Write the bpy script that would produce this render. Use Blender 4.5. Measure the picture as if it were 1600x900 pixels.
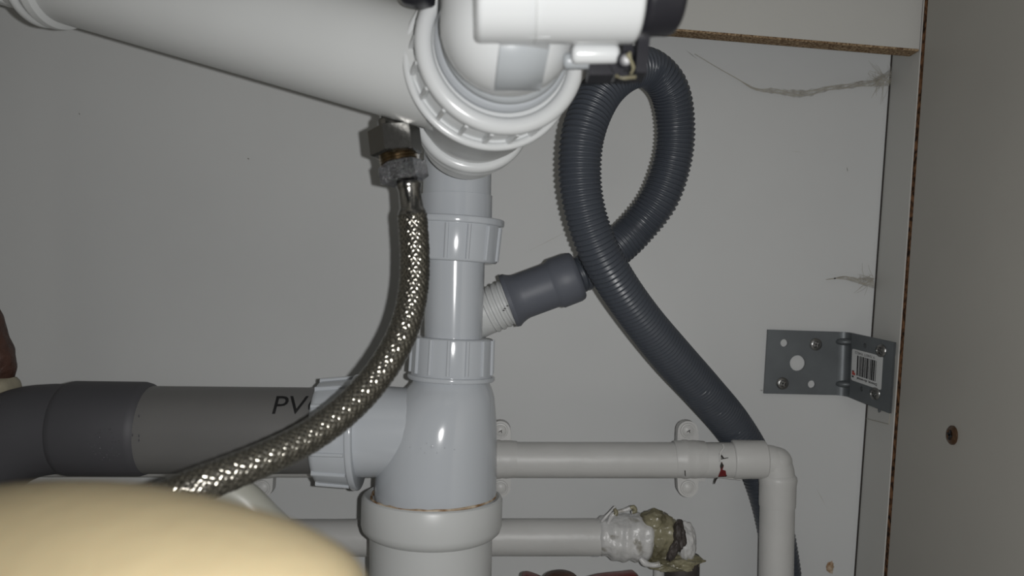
import bpy, bmesh, math, random
from mathutils import Vector, Matrix, noise
from mathutils.geometry import tessellate_polygon

for o in list(bpy.data.objects): bpy.data.objects.remove(o)
scene = bpy.context.scene
col = scene.collection
random.seed(7)
PI = math.pi
F = 1331.0                       # focal length in pixels of the 1600 px wide frame
ROLL = math.radians(4.07)        # the phone was held a little crooked to the cabinet
cr, sr = math.cos(ROLL), math.sin(ROLL)
RX = Vector((cr, 0, sr)); UP = Vector((-sr, 0, cr)); FW = Vector((0, 1, 0))
D = 0.53                         # distance of the back wall

# ---------------------------------------------------------------- camera, light
cam = bpy.data.cameras.new('camera'); camo = bpy.data.objects.new('camera', cam); col.objects.link(camo)
camo.matrix_world = Matrix(((RX.x, UP.x, 0, 0), (RX.y, UP.y, -1, 0), (RX.z, UP.z, 0, 0), (0, 0, 0, 1)))
cam.sensor_width = 36; cam.lens = 36 * F / 1600; cam.clip_start = 0.004; cam.clip_end = 20
cam.dof.use_dof = True; cam.dof.focus_distance = 0.46; cam.dof.aperture_fstop = 10.0
scene.camera = camo

w = bpy.data.worlds.new('world'); scene.world = w; w.use_nodes = True
w.node_tree.nodes['Background'].inputs[0].default_value = (0.9, 0.95, 1.0, 1)
w.node_tree.nodes['Background'].inputs[1].default_value = 0.012

fl = bpy.data.lights.new('phone_flash', 'POINT'); flo = bpy.data.objects.new('phone_flash', fl); col.objects.link(flo)
flo.location = RX * 0.0125 + UP * 0.001; fl.energy = 4.0; fl.shadow_soft_size = 0.0022; fl.color = (1.0, 0.992, 0.982)

vs = scene.view_settings
vs.view_transform = 'Standard'; vs.look = 'None'; vs.exposure = 0.0; vs.gamma = 1; vs.use_curve_mapping = False

# ---------------------------------------------------------------- helpers
def P(px, py, d): return RX * ((px - 800) * d / F) + UP * ((450 - py) * d / F) + FW * d
def PX(px, py, X):               # where the ray through a pixel meets the plane x = X
    v = RX * ((px - 800) / F) + UP * ((450 - py) / F) + FW
    return v * (X / v.x)
def R(pix, d): return pix * d / F

def mat(name, colr, rough=0.4, metal=0.0, bump=0.0, bscale=200.0, var=0.0, vscale=30.0, col2=None, thr=None,
        spec=0.5, sub=0.0, coat=0.0, bdist=0.001):
    m = bpy.data.materials.new(name); m.use_nodes = True
    nt = m.node_tree; b = nt.nodes['Principled BSDF']
    b.inputs['Base Color'].default_value = (*colr, 1); b.inputs['Roughness'].default_value = rough
    b.inputs['Metallic'].default_value = metal; b.inputs['Specular IOR Level'].default_value = spec
    if coat: b.inputs['Coat Weight'].default_value = coat
    if sub: b.inputs['Subsurface Weight'].default_value = sub; b.inputs['Subsurface Scale'].default_value = 0.004
    tc = nt.nodes.new('ShaderNodeTexCoord')
    if var or thr:
        n = nt.nodes.new('ShaderNodeTexNoise'); n.inputs['Scale'].default_value = vscale; n.inputs['Detail'].default_value = 6
        nt.links.new(tc.outputs['Object'], n.inputs['Vector'])
        r = nt.nodes.new('ShaderNodeValToRGB')
        c2 = col2 or tuple(c * (1 - var) for c in colr)
        lo, hi = thr if thr else (0.3, 0.7)
        r.color_ramp.elements[0].position = lo; r.color_ramp.elements[0].color = (*c2, 1)
        r.color_ramp.elements[1].position = hi; r.color_ramp.elements[1].color = (*colr, 1)
        nt.links.new(n.outputs['Fac'], r.inputs['Fac']); nt.links.new(r.outputs['Color'], b.inputs['Base Color'])
    if bump:
        n = nt.nodes.new('ShaderNodeTexNoise'); n.inputs['Scale'].default_value = bscale; n.inputs['Detail'].default_value = 5
        nt.links.new(tc.outputs['Object'], n.inputs['Vector'])
        bp = nt.nodes.new('ShaderNodeBump'); bp.inputs['Strength'].default_value = bump; bp.inputs['Distance'].default_value = bdist
        nt.links.new(n.outputs['Fac'], bp.inputs['Height']); nt.links.new(bp.outputs['Normal'], b.inputs['Normal'])
    return m

M = {}
M['wall'] = mat('white_painted_wall', (0.525, 0.535, 0.535), 0.55, bump=0.10, bscale=140, var=0.05, vscale=9, spec=0.3)
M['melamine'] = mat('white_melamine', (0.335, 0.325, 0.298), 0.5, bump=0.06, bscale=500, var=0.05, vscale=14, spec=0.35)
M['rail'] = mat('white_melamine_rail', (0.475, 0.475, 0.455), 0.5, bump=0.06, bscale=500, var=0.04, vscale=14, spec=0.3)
M['chip'] = mat('chipboard', (0.36, 0.27, 0.17), 0.9, bump=0.5, bscale=900, col2=(0.10, 0.055, 0.03), thr=(0.35, 0.62), vscale=700, spec=0.1)
M['chip_dark'] = mat('chipboard_groove', (0.20, 0.10, 0.05), 0.9, bump=0.5, bscale=900, col2=(0.02, 0.012, 0.008), thr=(0.38, 0.60), vscale=260, spec=0.1)
M['white'] = mat('white_plastic', (0.435, 0.46, 0.49), 0.13, bump=0.02, bscale=60, spec=0.55, sub=0.0)
M['white2'] = mat('white_plastic_trap', (0.56, 0.575, 0.58), 0.22, bump=0.02, bscale=50, spec=0.5)
M['whitedull'] = mat('white_plastic_dull', (0.50, 0.512, 0.51), 0.35, bump=0.03, bscale=90, spec=0.4, var=0.04, vscale=25)
M['greyplug'] = mat('pale_grey_plastic', (0.33, 0.35, 0.365), 0.35)
M['pvc'] = mat('grey_pvc', (0.125, 0.124, 0.122), 0.42, bump=0.03, bscale=150, var=0.12, vscale=20, spec=0.4)
M['pvc_dark'] = mat('dark_grey_pvc', (0.052, 0.052, 0.059), 0.6, bump=0.06, bscale=160, var=0.1, vscale=30, spec=0.5)
M['gloss_dark'] = mat('dark_grey_pvc_gloss', (0.07, 0.07, 0.078), 0.12, spec=0.7)
M['hose'] = mat('dark_grey_hose', (0.046, 0.053, 0.066), 0.36, bump=0.05, bscale=200, spec=0.45)
M['cuff'] = mat('grey_rubber', (0.092, 0.100, 0.120), 0.5, bump=0.08, bscale=300, spec=0.4)
M['black'] = mat('black_plastic', (0.012, 0.012, 0.016), 0.35, bump=0.05, bscale=200)
M['ink'] = mat('black_print', (0.006, 0.006, 0.007), 0.5)
M['paint'] = mat('white_gloss_paint', (0.50, 0.50, 0.49), 0.42, bump=0.22, bscale=110, var=0.06, vscale=40, spec=0.4, bdist=0.0015)
M['chrome'] = mat('steel', (0.27, 0.265, 0.25), 0.22, 1.0, bump=0.12, bscale=400)
M['stamped'] = mat('stamped_steel', (0.24, 0.245, 0.26), 0.16, 1.0, bump=1.0, bscale=600, bdist=0.004)
M['braid'] = mat('braided_steel', (0.25, 0.24, 0.21), 0.22, 1.0, bump=0.06, bscale=1500)
M['braidcore'] = mat('hose_core', (0.02, 0.018, 0.015), 0.6)
M['brass'] = mat('brass_thread', (0.30, 0.24, 0.16), 0.25, 1.0, bump=0.2, bscale=500)
M['galv'] = mat('galvanised_steel', (0.118, 0.130, 0.138), 0.45, 0.35, bump=0.05, bscale=400, var=0.2, vscale=60)
M['screwsteel'] = mat('screw_steel', (0.22, 0.22, 0.215), 0.3, 0.9, bump=0.2, bscale=600)
M['paper'] = mat('white_label_paper', (0.42, 0.43, 0.43), 0.6, var=0.06, vscale=80)
M['redprint'] = mat('red_print', (0.30, 0.05, 0.04), 0.6)
M['brown'] = mat('brown_screw', (0.11, 0.06, 0.032), 0.3, 0.35, bump=0.4, bscale=500, var=0.5, vscale=300)
M['rust'] = mat('rusty_brown', (0.075, 0.033, 0.022), 0.5, bump=0.8, bscale=120, var=0.6, vscale=90, bdist=0.003)
M['sealant'] = mat('brown_sealant', (0.22, 0.12, 0.05), 0.6, bump=0.7, bscale=300, col2=(0.50, 0.42, 0.32), thr=(0.40, 0.60), vscale=150)
M['foam'] = mat('yellowed_foam', (0.24, 0.222, 0.145), 0.3, bump=0.5, bscale=130, col2=(0.115, 0.104, 0.064), thr=(0.35, 0.6), vscale=90, bdist=0.002)
M['darkfoam'] = mat('dark_cavity', (0.06, 0.05, 0.045), 0.6, bump=0.5, bscale=200, var=0.4, vscale=150)
M['bandage'] = mat('painted_bandage', (0.50, 0.50, 0.495), 0.35, bump=0.8, bscale=60, col2=(0.26, 0.25, 0.22), thr=(0.34, 0.42), vscale=75, bdist=0.003)
M['redpaint'] = mat('red_enamel', (0.14, 0.012, 0.010), 0.35, bump=0.2, bscale=150, var=0.3, vscale=70)
M['redprimer'] = mat('red_primer', (0.16, 0.010, 0.012), 0.5, var=0.4, vscale=200)
M['crack'] = mat('dark_crack', (0.02, 0.016, 0.013), 0.8)
M['skin'] = mat('skin', (0.25, 0.205, 0.122), 0.55, bump=0.25, bscale=220, var=0.10, vscale=40, sub=0.10, spec=0.3)
M['nail'] = mat('fingernail', (0.50, 0.36, 0.26), 0.3)
M['cream'] = mat('cream_plastic_hose', (0.30, 0.30, 0.265), 0.35, spec=0.5)
M['floor'] = mat('cabinet_floor', (0.50, 0.49, 0.46), 0.5, bump=0.05, bscale=300, var=0.1, vscale=10)
M['putty'] = mat('old_putty', (0.33, 0.30, 0.22), 0.6, bump=0.6, bscale=150, var=0.3, vscale=80)
M['cobweb'] = mat('dusty_cobweb', (0.36, 0.345, 0.30), 0.9, spec=0.1)
M['webthread'] = mat('dark_web_thread', (0.16, 0.15, 0.13), 0.9, spec=0.1)
# thin veil of cobweb: partly see-through
mv = bpy.data.materials.new('cobweb_veil'); mv.use_nodes = True
nt = mv.node_tree; b = nt.nodes['Principled BSDF']; b.inputs['Base Color'].default_value = (0.27, 0.25, 0.21, 1); b.inputs['Roughness'].default_value = 0.95
n_ = nt.nodes.new('ShaderNodeTexNoise'); n_.inputs['Scale'].default_value = 260; tc = nt.nodes.new('ShaderNodeTexCoord')
mr = nt.nodes.new('ShaderNodeMapRange'); mr.inputs['From Min'].default_value = 0.35; mr.inputs['From Max'].default_value = 0.75
mr.inputs['To Min'].default_value = 0.04; mr.inputs['To Max'].default_value = 0.50
nt.links.new(tc.outputs['Object'], n_.inputs['Vector']); nt.links.new(n_.outputs['Fac'], mr.inputs['Value']); nt.links.new(mr.outputs['Result'], b.inputs['Alpha'])
M['veil'] = mv

def root(name, label, cat, loc, group=None):
    o = bpy.data.objects.new(name, None); col.objects.link(o); o.location = loc
    o.empty_display_size = 0.02; o['label'] = label; o['category'] = cat
    if group: o['group'] = group
    return o

def wloc(o):
    v = Vector((0, 0, 0))
    while o: v += o.location; o = o.parent
    return v

class G:
    """collects geometry in world coordinates, then becomes one mesh object"""
    def __init__(s): s.v = []; s.f = []; s.mi = []; s.sm = []; s.cur = 0; s.smooth = True
    def add(s, vs_, fs, mi=None, smooth=None):
        b0 = len(s.v); s.v += [Vector(x) for x in vs_]
        for f in fs:
            s.f.append([i + b0 for i in f]); s.mi.append(s.cur if mi is None else mi); s.sm.append(s.smooth if smooth is None else smooth)
    def build(s, name, mats, parent=None, sharp=35):
        if not isinstance(mats, (list, tuple)): mats = [mats]
        if parent is None:
            c = sum(s.v, Vector()) / len(s.v)
        else: c = wloc(parent)
        me = bpy.data.meshes.new(name)
        me.from_pydata([tuple(v - c) for v in s.v], [], s.f)
        for m in mats: me.materials.append(M[m] if isinstance(m, str) else m)
        for p, i, k in zip(me.polygons, s.mi, s.sm): p.material_index = i; p.use_smooth = k
        me.update()
        bm = bmesh.new(); bm.from_mesh(me); bmesh.ops.recalc_face_normals(bm, faces=bm.faces); 
        for e in bm.edges:
            if len(e.link_faces) == 2 and e.calc_face_angle(0) > math.radians(sharp): e.smooth = False
        bm.to_mesh(me); bm.free()
        o = bpy.data.objects.new(name, me); col.objects.link(o)
        if parent is None: o.location = c
        else: o.parent = parent
        return o

def basis(ax, hint=Vector((0, -1, 0))):
    ax = ax.normalized(); h = hint
    if abs(ax.dot(h)) > 0.95: h = UP
    u = (h - ax * h.dot(ax)).normalized(); return ax, u, ax.cross(u)

def lathe(g, A, B, prof, seg=64, rf=None, hint=Vector((0, -1, 0)), smooth=True, mi=None):
    """prof: list of (t, r); t in metres from A towards B (negative allowed); r radius"""
    ax, u, v = basis(B - A, hint)
    vs_ = []; n = len(prof)
    for t, r in prof:
        c = A + ax * t
        for k in range(seg):
            a = 2 * PI * k / seg; rr = r * (rf(a, t) if rf else 1)
            vs_.append(c + (u * math.cos(a) + v * math.sin(a)) * rr)
    fs = []
    for i in range(n - 1):
        for k in range(seg):
            a, b = i * seg + k, i * seg + (k + 1) % seg
            fs.append((a, b, b + seg, a + seg))
    if prof[0][1] > 1e-6: fs.append(tuple(range(seg - 1, -1, -1)))
    if prof[-1][1] > 1e-6: fs.append(tuple((n - 1) * seg + k for k in range(seg)))
    g.add(vs_, fs, mi, smooth)

def rnd(t0, t1, r0, r1, rad=0.001, n=4):
    """profile of a cylinder with rounded ends"""
    p = []
    for i in range(n + 1):
        a = PI / 2 * i / n; p.append((t0 + rad * (1 - math.sin(a)) , r0 - rad * (1 - math.cos(PI/2 - a)) if False else r0 - rad + rad * math.sin(a)))
    q = []
    for i in range(n + 1):
        a = PI / 2 * i / n; q.append((t1 - rad + rad * math.sin(a), r1 - rad + rad * math.cos(a)))
    # first list: from end face out to full radius
    p = [(t0 + rad - rad * math.cos(PI / 2 * i / n), r0 - rad + rad * math.sin(PI / 2 * i / n)) for i in range(n + 1)]
    return p + q

def box(g, c, ux, uy, uz, mi=None, smooth=False):
    vs_ = [c + ux * a + uy * b + uz * d for d in (-1, 1) for b in (-1, 1) for a in (-1, 1)]
    g.add(vs_, [(0, 2, 3, 1), (4, 5, 7, 6), (0, 1, 5, 4), (2, 6, 7, 3), (0, 4, 6, 2), (1, 3, 7, 5)], mi, smooth)

def spline(pts, step):
    """Catmull-Rom through pts [(Vector, r)], resampled evenly"""
    P4 = [pts[0]] + list(pts) + [pts[-1]]
    out = []
    for i in range(1, len(P4) - 2):
        p0, p1, p2, p3 = P4[i - 1], P4[i], P4[i + 1], P4[i + 2]
        L = (p2[0] - p1[0]).length; m = max(8, int(L / step * 3))
        for k in range(m):
            t = k / m
            def cr_(a, b, c, d): return 0.5 * ((2 * b) + (c - a) * t + (2 * a - 5 * b + 4 * c - d) * t * t + (3 * b - a - 3 * c + d) * t ** 3)
            out.append((cr_(p0[0], p1[0], p2[0], p3[0]), cr_(p0[1], p1[1], p2[1], p3[1])))
    out.append(pts[-1])
    res = [out[0]]; acc = 0
    for a, b in zip(out, out[1:]):
        seg = (b[0] - a[0]).length; pos = 0
        while acc + seg - pos >= step:
            pos += step - acc; acc = 0; t = pos / seg
            res.append((a[0].lerp(b[0], t), a[1] + (b[1] - a[1]) * t))
        acc += seg - pos
    return res

def frames(pts):
    n = len(pts); T = []
    for i in range(n):
        a = pts[max(0, i - 1)][0]; b = pts[min(n - 1, i + 1)][0]; T.append((b - a).normalized())
    _, u, _ = basis(T[0]); out = []
    for i in range(n):
        u = (u - T[i] * u.dot(T[i])).normalized(); out.append((T[i], u, T[i].cross(u)))
    return out

def tube(g, pts, seg=32, rf=None, cap=True, smooth=True, mi=None):
    fr = frames(pts); vs_ = []; s = 0
    for i, ((c, r), (t, u, v)) in enumerate(zip(pts, fr)):
        if i: s += (c - pts[i - 1][0]).length
        for k in range(seg):
            a = 2 * PI * k / seg; rr = r * (rf(a, s) if rf else 1)
            vs_.append(c + (u * math.cos(a) + v * math.sin(a)) * rr)
    fs = []
    for i in range(len(pts) - 1):
        for k in range(seg):
            a, b = i * seg + k, i * seg + (k + 1) % seg
            fs.append((a, b, b + seg, a + seg))
    if cap:
        fs.append(tuple(range(seg - 1, -1, -1))); fs.append(tuple((len(pts) - 1) * seg + k for k in range(seg)))
    g.add(vs_, fs, mi, smooth)

def torus(g, c, ax, Rr, r, seg=72, rs=16, rf=None, mi=None, sq=1.0):
    ax, u, v = basis(ax); vs_ = []
    for i in range(seg):
        a = 2 * PI * i / seg; d = u * math.cos(a) + v * math.sin(a)
        rr = r * (rf(a) if rf else 1)
        for k in range(rs):
            b = 2 * PI * k / rs; vs_.append(c + d * (Rr + rr * math.cos(b)) + ax * rr * math.sin(b) * sq)
    fs = [(i * rs + k, ((i + 1) % seg) * rs + k, ((i + 1) % seg) * rs + (k + 1) % rs, i * rs + (k + 1) % rs) for i in range(seg) for k in range(rs)]
    g.add(vs_, fs, mi)

def blob(g, c, ax3, amp, sc, seed=0, sub=4, mi=None):
    bm = bmesh.new(); bmesh.ops.create_icosphere(bm, subdivisions=sub, radius=1)
    vs_ = []
    for v in bm.verts:
        p = v.co.normalized(); k = 1 + amp * noise.fractal(p * sc + Vector((seed, seed * 2, 0)), 1.0, 2.0, 4)
        vs_.append(c + (ax3[0] * p.x + ax3[1] * p.y + ax3[2] * p.z) * k)
    g.add(vs_, [[v.index for v in f.verts] for f in bm.faces], mi); bm.free()

def nut(g, A, B, r0, r1, ribs, rad=0.0012, ribh=0.0011, ribw=0.0011, flange=None, off=0.0, flw=0.0025, flh=0.0022):
    """ribbed compression nut between A and B; flange: 0 at A end, 1 at B end"""
    L = (B - A).length; lathe(g, A, B, rnd(0, L, r0, r1, rad), 96)
    ax, u, v = basis(B - A)
    t0 = 0.0006 + (flw if flange == 0 else 0.0); t1 = L - 0.0012 - (flw if flange == 1 else 0.0)
    for k in range(ribs):
        a = 2 * PI * (k + off) / ribs; d = u * math.cos(a) + v * math.sin(a); s = ax.cross(d)
        rm = (r0 + r1) / 2; c = A + ax * (t0 + t1) / 2 + d * rm
        # rounded rib
        pr = [(-ribw, -ribh * .6), (-ribw * .8, ribh * .6), (-ribw * .3, ribh), (ribw * .3, ribh), (ribw * .8, ribh * .6), (ribw, -ribh * .6)]
        vs_ = []
        for e in (-1, 1):
            rr = (r1 - r0) / 2 * e
            for x, y in pr: vs_.append(c + ax * (t1 - t0) / 2 * e + s * x + d * (y + rr))
        n = len(pr); fs = [(i, (i + 1) % n, (i + 1) % n + n, i + n) for i in range(n)] + [tuple(range(n - 1, -1, -1)), tuple(range(n, 2 * n))]
        g.add(vs_, fs)
    if flange is not None:
        if flange == 0: lathe(g, A, B, rnd(-0.0004, flw, r0 + flh, r0 + flh, 0.0009), 96)
        else: lathe(g, A, B, rnd(L - flw, L + 0.0004, r1 + flh, r1 + flh, 0.0009), 96)

def struct(g, name, mats, parent=None):
    o = g.build(name, mats, parent)
    if parent is None: o['kind'] = 'structure'
    return o

def plate(g, poly, holes, fn, nrm, th, mi=None):
    """poly/holes in 2-D, fn maps (x,y)->world point, extruded by th along nrm"""
    loops = [[Vector((x, y, 0)) for x, y in poly]] + [[Vector((x, y, 0)) for x, y in h] for h in holes]
    flat = [p for l in loops for p in l]; tr = tessellate_polygon(loops); n = len(flat)
    vs_ = [fn(p.x, p.y) for p in flat] + [fn(p.x, p.y) + nrm * th for p in flat]
    fs = [tuple(t) for t in tr] + [tuple(i + n for i in reversed(t)) for t in tr]
    b0 = 0
    for l in loops:
        m = len(l)
        for i in range(m): a, b = b0 + i, b0 + (i + 1) % m; fs.append((a, b, b + n, a + n))
        b0 += m
    g.add(vs_, fs, mi, False)

def circ(x, y, rx, ry=None, n=28): ry = ry or rx; return [(x + rx * math.cos(2 * PI * k / n), y + ry * math.sin(2 * PI * k / n)) for k in range(n)]

def text2d(s, shear=0.0, bold=0.0):
    c = bpy.data.curves.new('txt', 'FONT'); c.body = s; c.size = 1; c.shear = shear; c.offset = bold; c.resolution_u = 3
    o = bpy.data.objects.new('txt', c); me = bpy.data.meshes.new_from_object(o)
    v = [x.co.copy() for x in me.vertices]; f = [list(p.vertices) for p in me.polygons]
    bpy.data.objects.remove(o); bpy.data.curves.remove(c); bpy.data.meshes.remove(me)
    x0 = min(a.x for a in v); x1 = max(a.x for a in v); y0 = min(a.y for a in v); y1 = max(a.y for a in v)
    return [((a.x - x0) / (x1 - x0), (a.y - y0) / (y1 - y0)) for a in v], f

# ================================================================= SETTING
XS = 566.5 * D / F               # inner face of the cabinet side
G0, G1 = XS * F / 616.8, XS * F / 609.5     # groove depths
ZB, ZT, XL = -0.34, 0.27, -0.40
g = G(); g.smooth = False
box(g, Vector(((XL + XS) / 2, D + 0.01, (ZB + ZT) / 2)), Vector(((XS - XL) / 2, 0, 0)), Vector((0, 0.01, 0)), Vector((0, 0, (ZT - ZB) / 2)))
struct(g, 'wall_back', 'wall')
def slab(name, m, x0, x1, y0, y1, z0, z1, parent=None):
    g = G(); box(g, Vector(((x0 + x1) / 2, (y0 + y1) / 2, (z0 + z1) / 2)), Vector(((x1 - x0) / 2, 0, 0)), Vector((0, (y1 - y0) / 2, 0)), Vector((0, 0, (z1 - z0) / 2)))
    return struct(g, name, m, parent)
YF = 0.02
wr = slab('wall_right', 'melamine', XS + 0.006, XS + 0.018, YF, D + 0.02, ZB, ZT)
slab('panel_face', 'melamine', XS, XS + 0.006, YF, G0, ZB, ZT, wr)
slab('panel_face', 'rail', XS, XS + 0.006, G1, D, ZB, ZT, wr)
g = G(); box(g, Vector((XS + 0.0045, (G0 + G1) / 2, (ZB + ZT) / 2)), Vector((0.0038, 0, 0)), Vector((0, (G1 - G0) / 2, 0)), Vector((0, 0, (ZT - ZB) / 2)))
struct(g, 'sawn_groove', 'chip_dark', wr)
slab('wall_left', 'melamine', XL - 0.018, XL, YF, D + 0.02, ZB, ZT)
slab('floor', 'floor', XL - 0.018, XS + 0.018, YF, D + 0.02, ZB - 0.018, ZB)
slab('ceiling', 'melamine', XL - 0.018, XS + 0.018, YF, D + 0.02, ZT, ZT + 0.018)
# dark seam where the wall meets the cabinet side
slab('trim_2', 'crack', XS - 0.0007, XS, D - 0.0009, D, ZB, ZT)

# rail under the worktop: white front, chipboard lower edge
a = P(1437.5, 80, G1); zr = a.z; xl = -0.10; zl = (P(1069, 49, G1).z)
def rz(x): return zr + (zl - zr) * (x - XS) / (P(1069, 49, G1).x - XS)
g = G(); g.smooth = False
y0, y1 = G1, G1 + 0.0112
vs_ = [Vector((x, y, z)) for y in (y0, y1) for x, z in ((xl, rz(xl) + 0.0012), (XS - 0.0005, rz(XS) + 0.0012), (XS - 0.0005, ZT), (xl, ZT))]
g.add(vs_, [(0, 1, 2, 3), (7, 6, 5, 4), (0, 4, 5, 1), (1, 5, 6, 2), (2, 6, 7, 3), (3, 7, 4, 0)])
rail = struct(g, 'trim_1', 'rail')
g = G(); g.smooth = False
vs_ = [Vector((x, y, z)) for y in (y0 + 0.0002, y1 + 0.0002) for x, z in ((xl, rz(xl)), (XS - 0.0006, rz(XS)), (XS - 0.0006, rz(XS) + 0.0013), (xl, rz(xl) + 0.0013))]
g.add(vs_, [(0, 1, 2, 3), (7, 6, 5, 4), (0, 4, 5, 1), (1, 5, 6, 2), (2, 6, 7, 3), (3, 7, 4, 0)])
struct(g, 'chipboard_edge', 'chip', rail)

# small marks and scratches on the wall (children of the wall)
wb = bpy.data.objects['wall_back']
for (x, y, L, ang, wd) in [(1324, 265, 9, 80, 1.1), (1245, 237, 20, 8, .5), (1190, 610, 6, 0, 1.2), (1283, 777, 36, 62, .6), (1080, 85, 26, 38, .8), (124, 178, 4, 60, 1.6),
                           (388, 248, 4, 20, 2), (860, 375, 95, -27, .5), (1297, 886, 0, 0, 0)]:
    if L == 0: continue
    p = P(x, y, D - 0.0001); ca, sa = math.cos(math.radians(ang)), math.sin(math.radians(ang))
    d = RX * ca - UP * sa; n2 = RX * sa + UP * ca
    g = G(); g.smooth = False; k = D / F
    g.add([p - d * L * k / 2, p - n2 * wd * k / 2 * .9, p + d * L * k / 2, p + n2 * wd * k / 2], [(0, 1, 2, 3)])
    g.build('scuff_mark', 'cobweb' if wd < 0.7 else 'webthread', wb)
g = G(); blob(g, P(1297, 887, D - 0.0005), (RX * 0.0022, UP * 0.0034, FW * 0.0012), 0.5, 2.0, 4, 3)
g.build('brown_spot', 'sealant', wb)

# ================================================================= STANDPIPE WITH TEE
DV = 0.44
r_ = root('waste_tee_stack', 'upright white plastic waste stack with ribbed nuts and a tee body, centre of the picture', 'waste pipe', P(680, 780, DV))
def seg_(px0, py0, px1, py1, d0, d1=None): return P(px0, py0, d0), P(px1, py1, d1 if d1 is not None else d0)
# upper tube, two diameters
A, B = seg_(716, 215, 712, 400, DV); L = (B - A).length
g = G(); k = DV / F
lathe(g, A, B, [(0, R(53, DV)), (90 * k, R(53.5, DV)), (90.5 * k, R(55.5, DV)), (L, R(56, DV))], 80)
# moulding seam
g.build('upper_tube', 'white', r_)
A, B = seg_(714, 342, 710, 409, DV)
g = G(); nut(g, A, B, R(70, DV), R(67, DV), 13, off=0.28, flange=0, flw=0.0032, flh=0.0016); g.build('compression_nut', 'white', r_)
A, B = seg_(711, 400, 708, 535, DV); g = G(); lathe(g, A, B, [(0, R(47, DV)), ((B - A).length, R(45, DV))], 80); g.build('middle_tube', 'white', r_)
A, B = seg_(708, 527, 705, 592, DV)
g = G(); nut(g, A, B, R(63, DV), R(64, DV), 14, off=0.05, flange=1, flw=0.0022, flh=0.0014); g.build('compression_nut', 'white', r_)
# tee body, sections drift to the left as they widen
secs = [(586, 705, 57), (597, 704, 60), (606, 702, 66.5), (620, 697.5, 75), (640, 692, 82.5), (662, 688, 88), (690, 685, 91.5), (720, 683, 93.5), (750, 681.5, 94.5), (800, 680, 95)]
g = G(); vs_ = []; sg = 80
for y, cx, rr in secs:
    c = P(cx, y, DV); rw = R(rr, DV)
    for q in range(sg):
        an = 2 * PI * q / sg; vs_.append(c + RX * rw * math.cos(an) - FW * rw * math.sin(an))
g.add(vs_, [(i * sg + q, i * sg + (q + 1) % sg, (i + 1) * sg + (q + 1) % sg, (i + 1) * sg + q) for i in range(len(secs) - 1) for q in range(sg)] + [tuple(range(sg)), tuple((len(secs) - 1) * sg + q for q in range(sg))])
tee = g.build('tee_body', 'white', r_)
# moulded specks on the tee
g = G()
for (x, y, rr) in [(684, 681, 2.4), (688, 720, 1.6), (657, 772, 1.6), (668, 684, 1.4), (676, 676, 1.2), (691, 690, 1.3), (673, 690, 1), (702, 683, 1.2), (716, 686, 1), (651, 683, 1.2)]:
    dx = (x - 684) / 93; dd = DV - R(92, DV) * math.sqrt(max(0.01, 1 - dx * dx))
    X = (x - 800) / F * DV  # at body depth scale
    c = P(684 + (x - 684), y, DV) - FW * (DV - dd); blob(g, c, (RX * R(rr, DV), UP * R(rr, DV), FW * 0.0004), .2, 2, 1, 1)
g.build('moulding_nub', 'white', tee)
# left branch and its nut
BA = 674
A, B = seg_(676, BA, 538, BA, DV - .0022); g = G(); lathe(g, A, B, [(0, R(66, DV)), ((B - A).length * .55, R(70, DV)), ((B - A).length, R(71, DV))], 80, hint=-FW)
g.build('branch_socket', 'white', r_)
A, B = seg_(563, BA + 1, 497, BA + 1, DV)
g = G(); nut(g, A, B, R(84, DV), R(80, DV), 14, off=0.45, flange=0, flw=0.0030, flh=0.0018, rad=0.0032, ribh=0.0012); g.build('compression_nut', 'white', r_)
# socket ring with bead of old sealant, and the pipe below
A, B = seg_(676, 772, 674, 834, DV); Rr = R(109.5, DV)
g = G(); L = (B - A).length
lathe(g, A, B, [(0.0022, R(94, DV)), (0.0012, R(97, DV)), (0.0004, R(101, DV)), (0, R(104, DV)), (0.0006, R(107.5, DV)), (0.002, Rr), (L * .72, Rr), (L * .86, R(107, DV)), (L * .95, R(101, DV)), (L, R(95, DV))], 96)
g.build('socket_ring', 'whitedull', r_)
g = G(); torus(g, P(678, 773.5, DV), UP, R(96.5, DV), 0.00085, 96, 8, rf=lambda a: 0.75 + 0.7 * noise.noise(Vector((3 * math.cos(a), 3 * math.sin(a), 4))) ** 2 * 4)
g.build('sealant_bead', 'sealant', r_)
A, B = seg_(674, 825, 668, 1330, DV); g = G(); lathe(g, A, B, [(0, R(95.5, DV)), (0.02, R(95, DV)), ((B - A).length, R(90, DV))], 80)
g.build('lower_pipe', 'whitedull', r_)
# ribbed branch nozzle to the right
A = P(728, 502, DV + 0.014); B = P(812, 464, DV + 0.011); L = (B - A).length
prof = [(0, R(37, DV))]
t = L * .42; prof.append((t, R(36, DV)))
while t < L * .98:
    prof += [(t + .0005, R(38, DV)), (t + .0016, R(38, DV)), (t + .0024, R(35.5, DV)), (t + .0031, R(35.5, DV))]; t += .0033
prof.append((L * 1.05, R(34, DV)))
g = G(); lathe(g, A, B, prof, 64); nz = g.build('ribbed_nozzle', 'whitedull', r_)
g = G()   # worn print on the nozzle
ax, u, v = basis(B - A)
for (x, y) in [(800, 457), (803, 463), (806, 461), (811, 466), (799, 467), (793, 478), (787, 485), (789, 482)]:
    c = P(x, y, DV - 0.0310 + (0.0003 if x > 795 else 0.0010)) ; 
    c = P(x, y, DV - 0.0018)
    blob(g, c, (RX * 0.0007, UP * 0.0004, FW * 0.0002), .3, 2, 1, 1)
g.build('worn_print', 'ink', nz)

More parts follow.
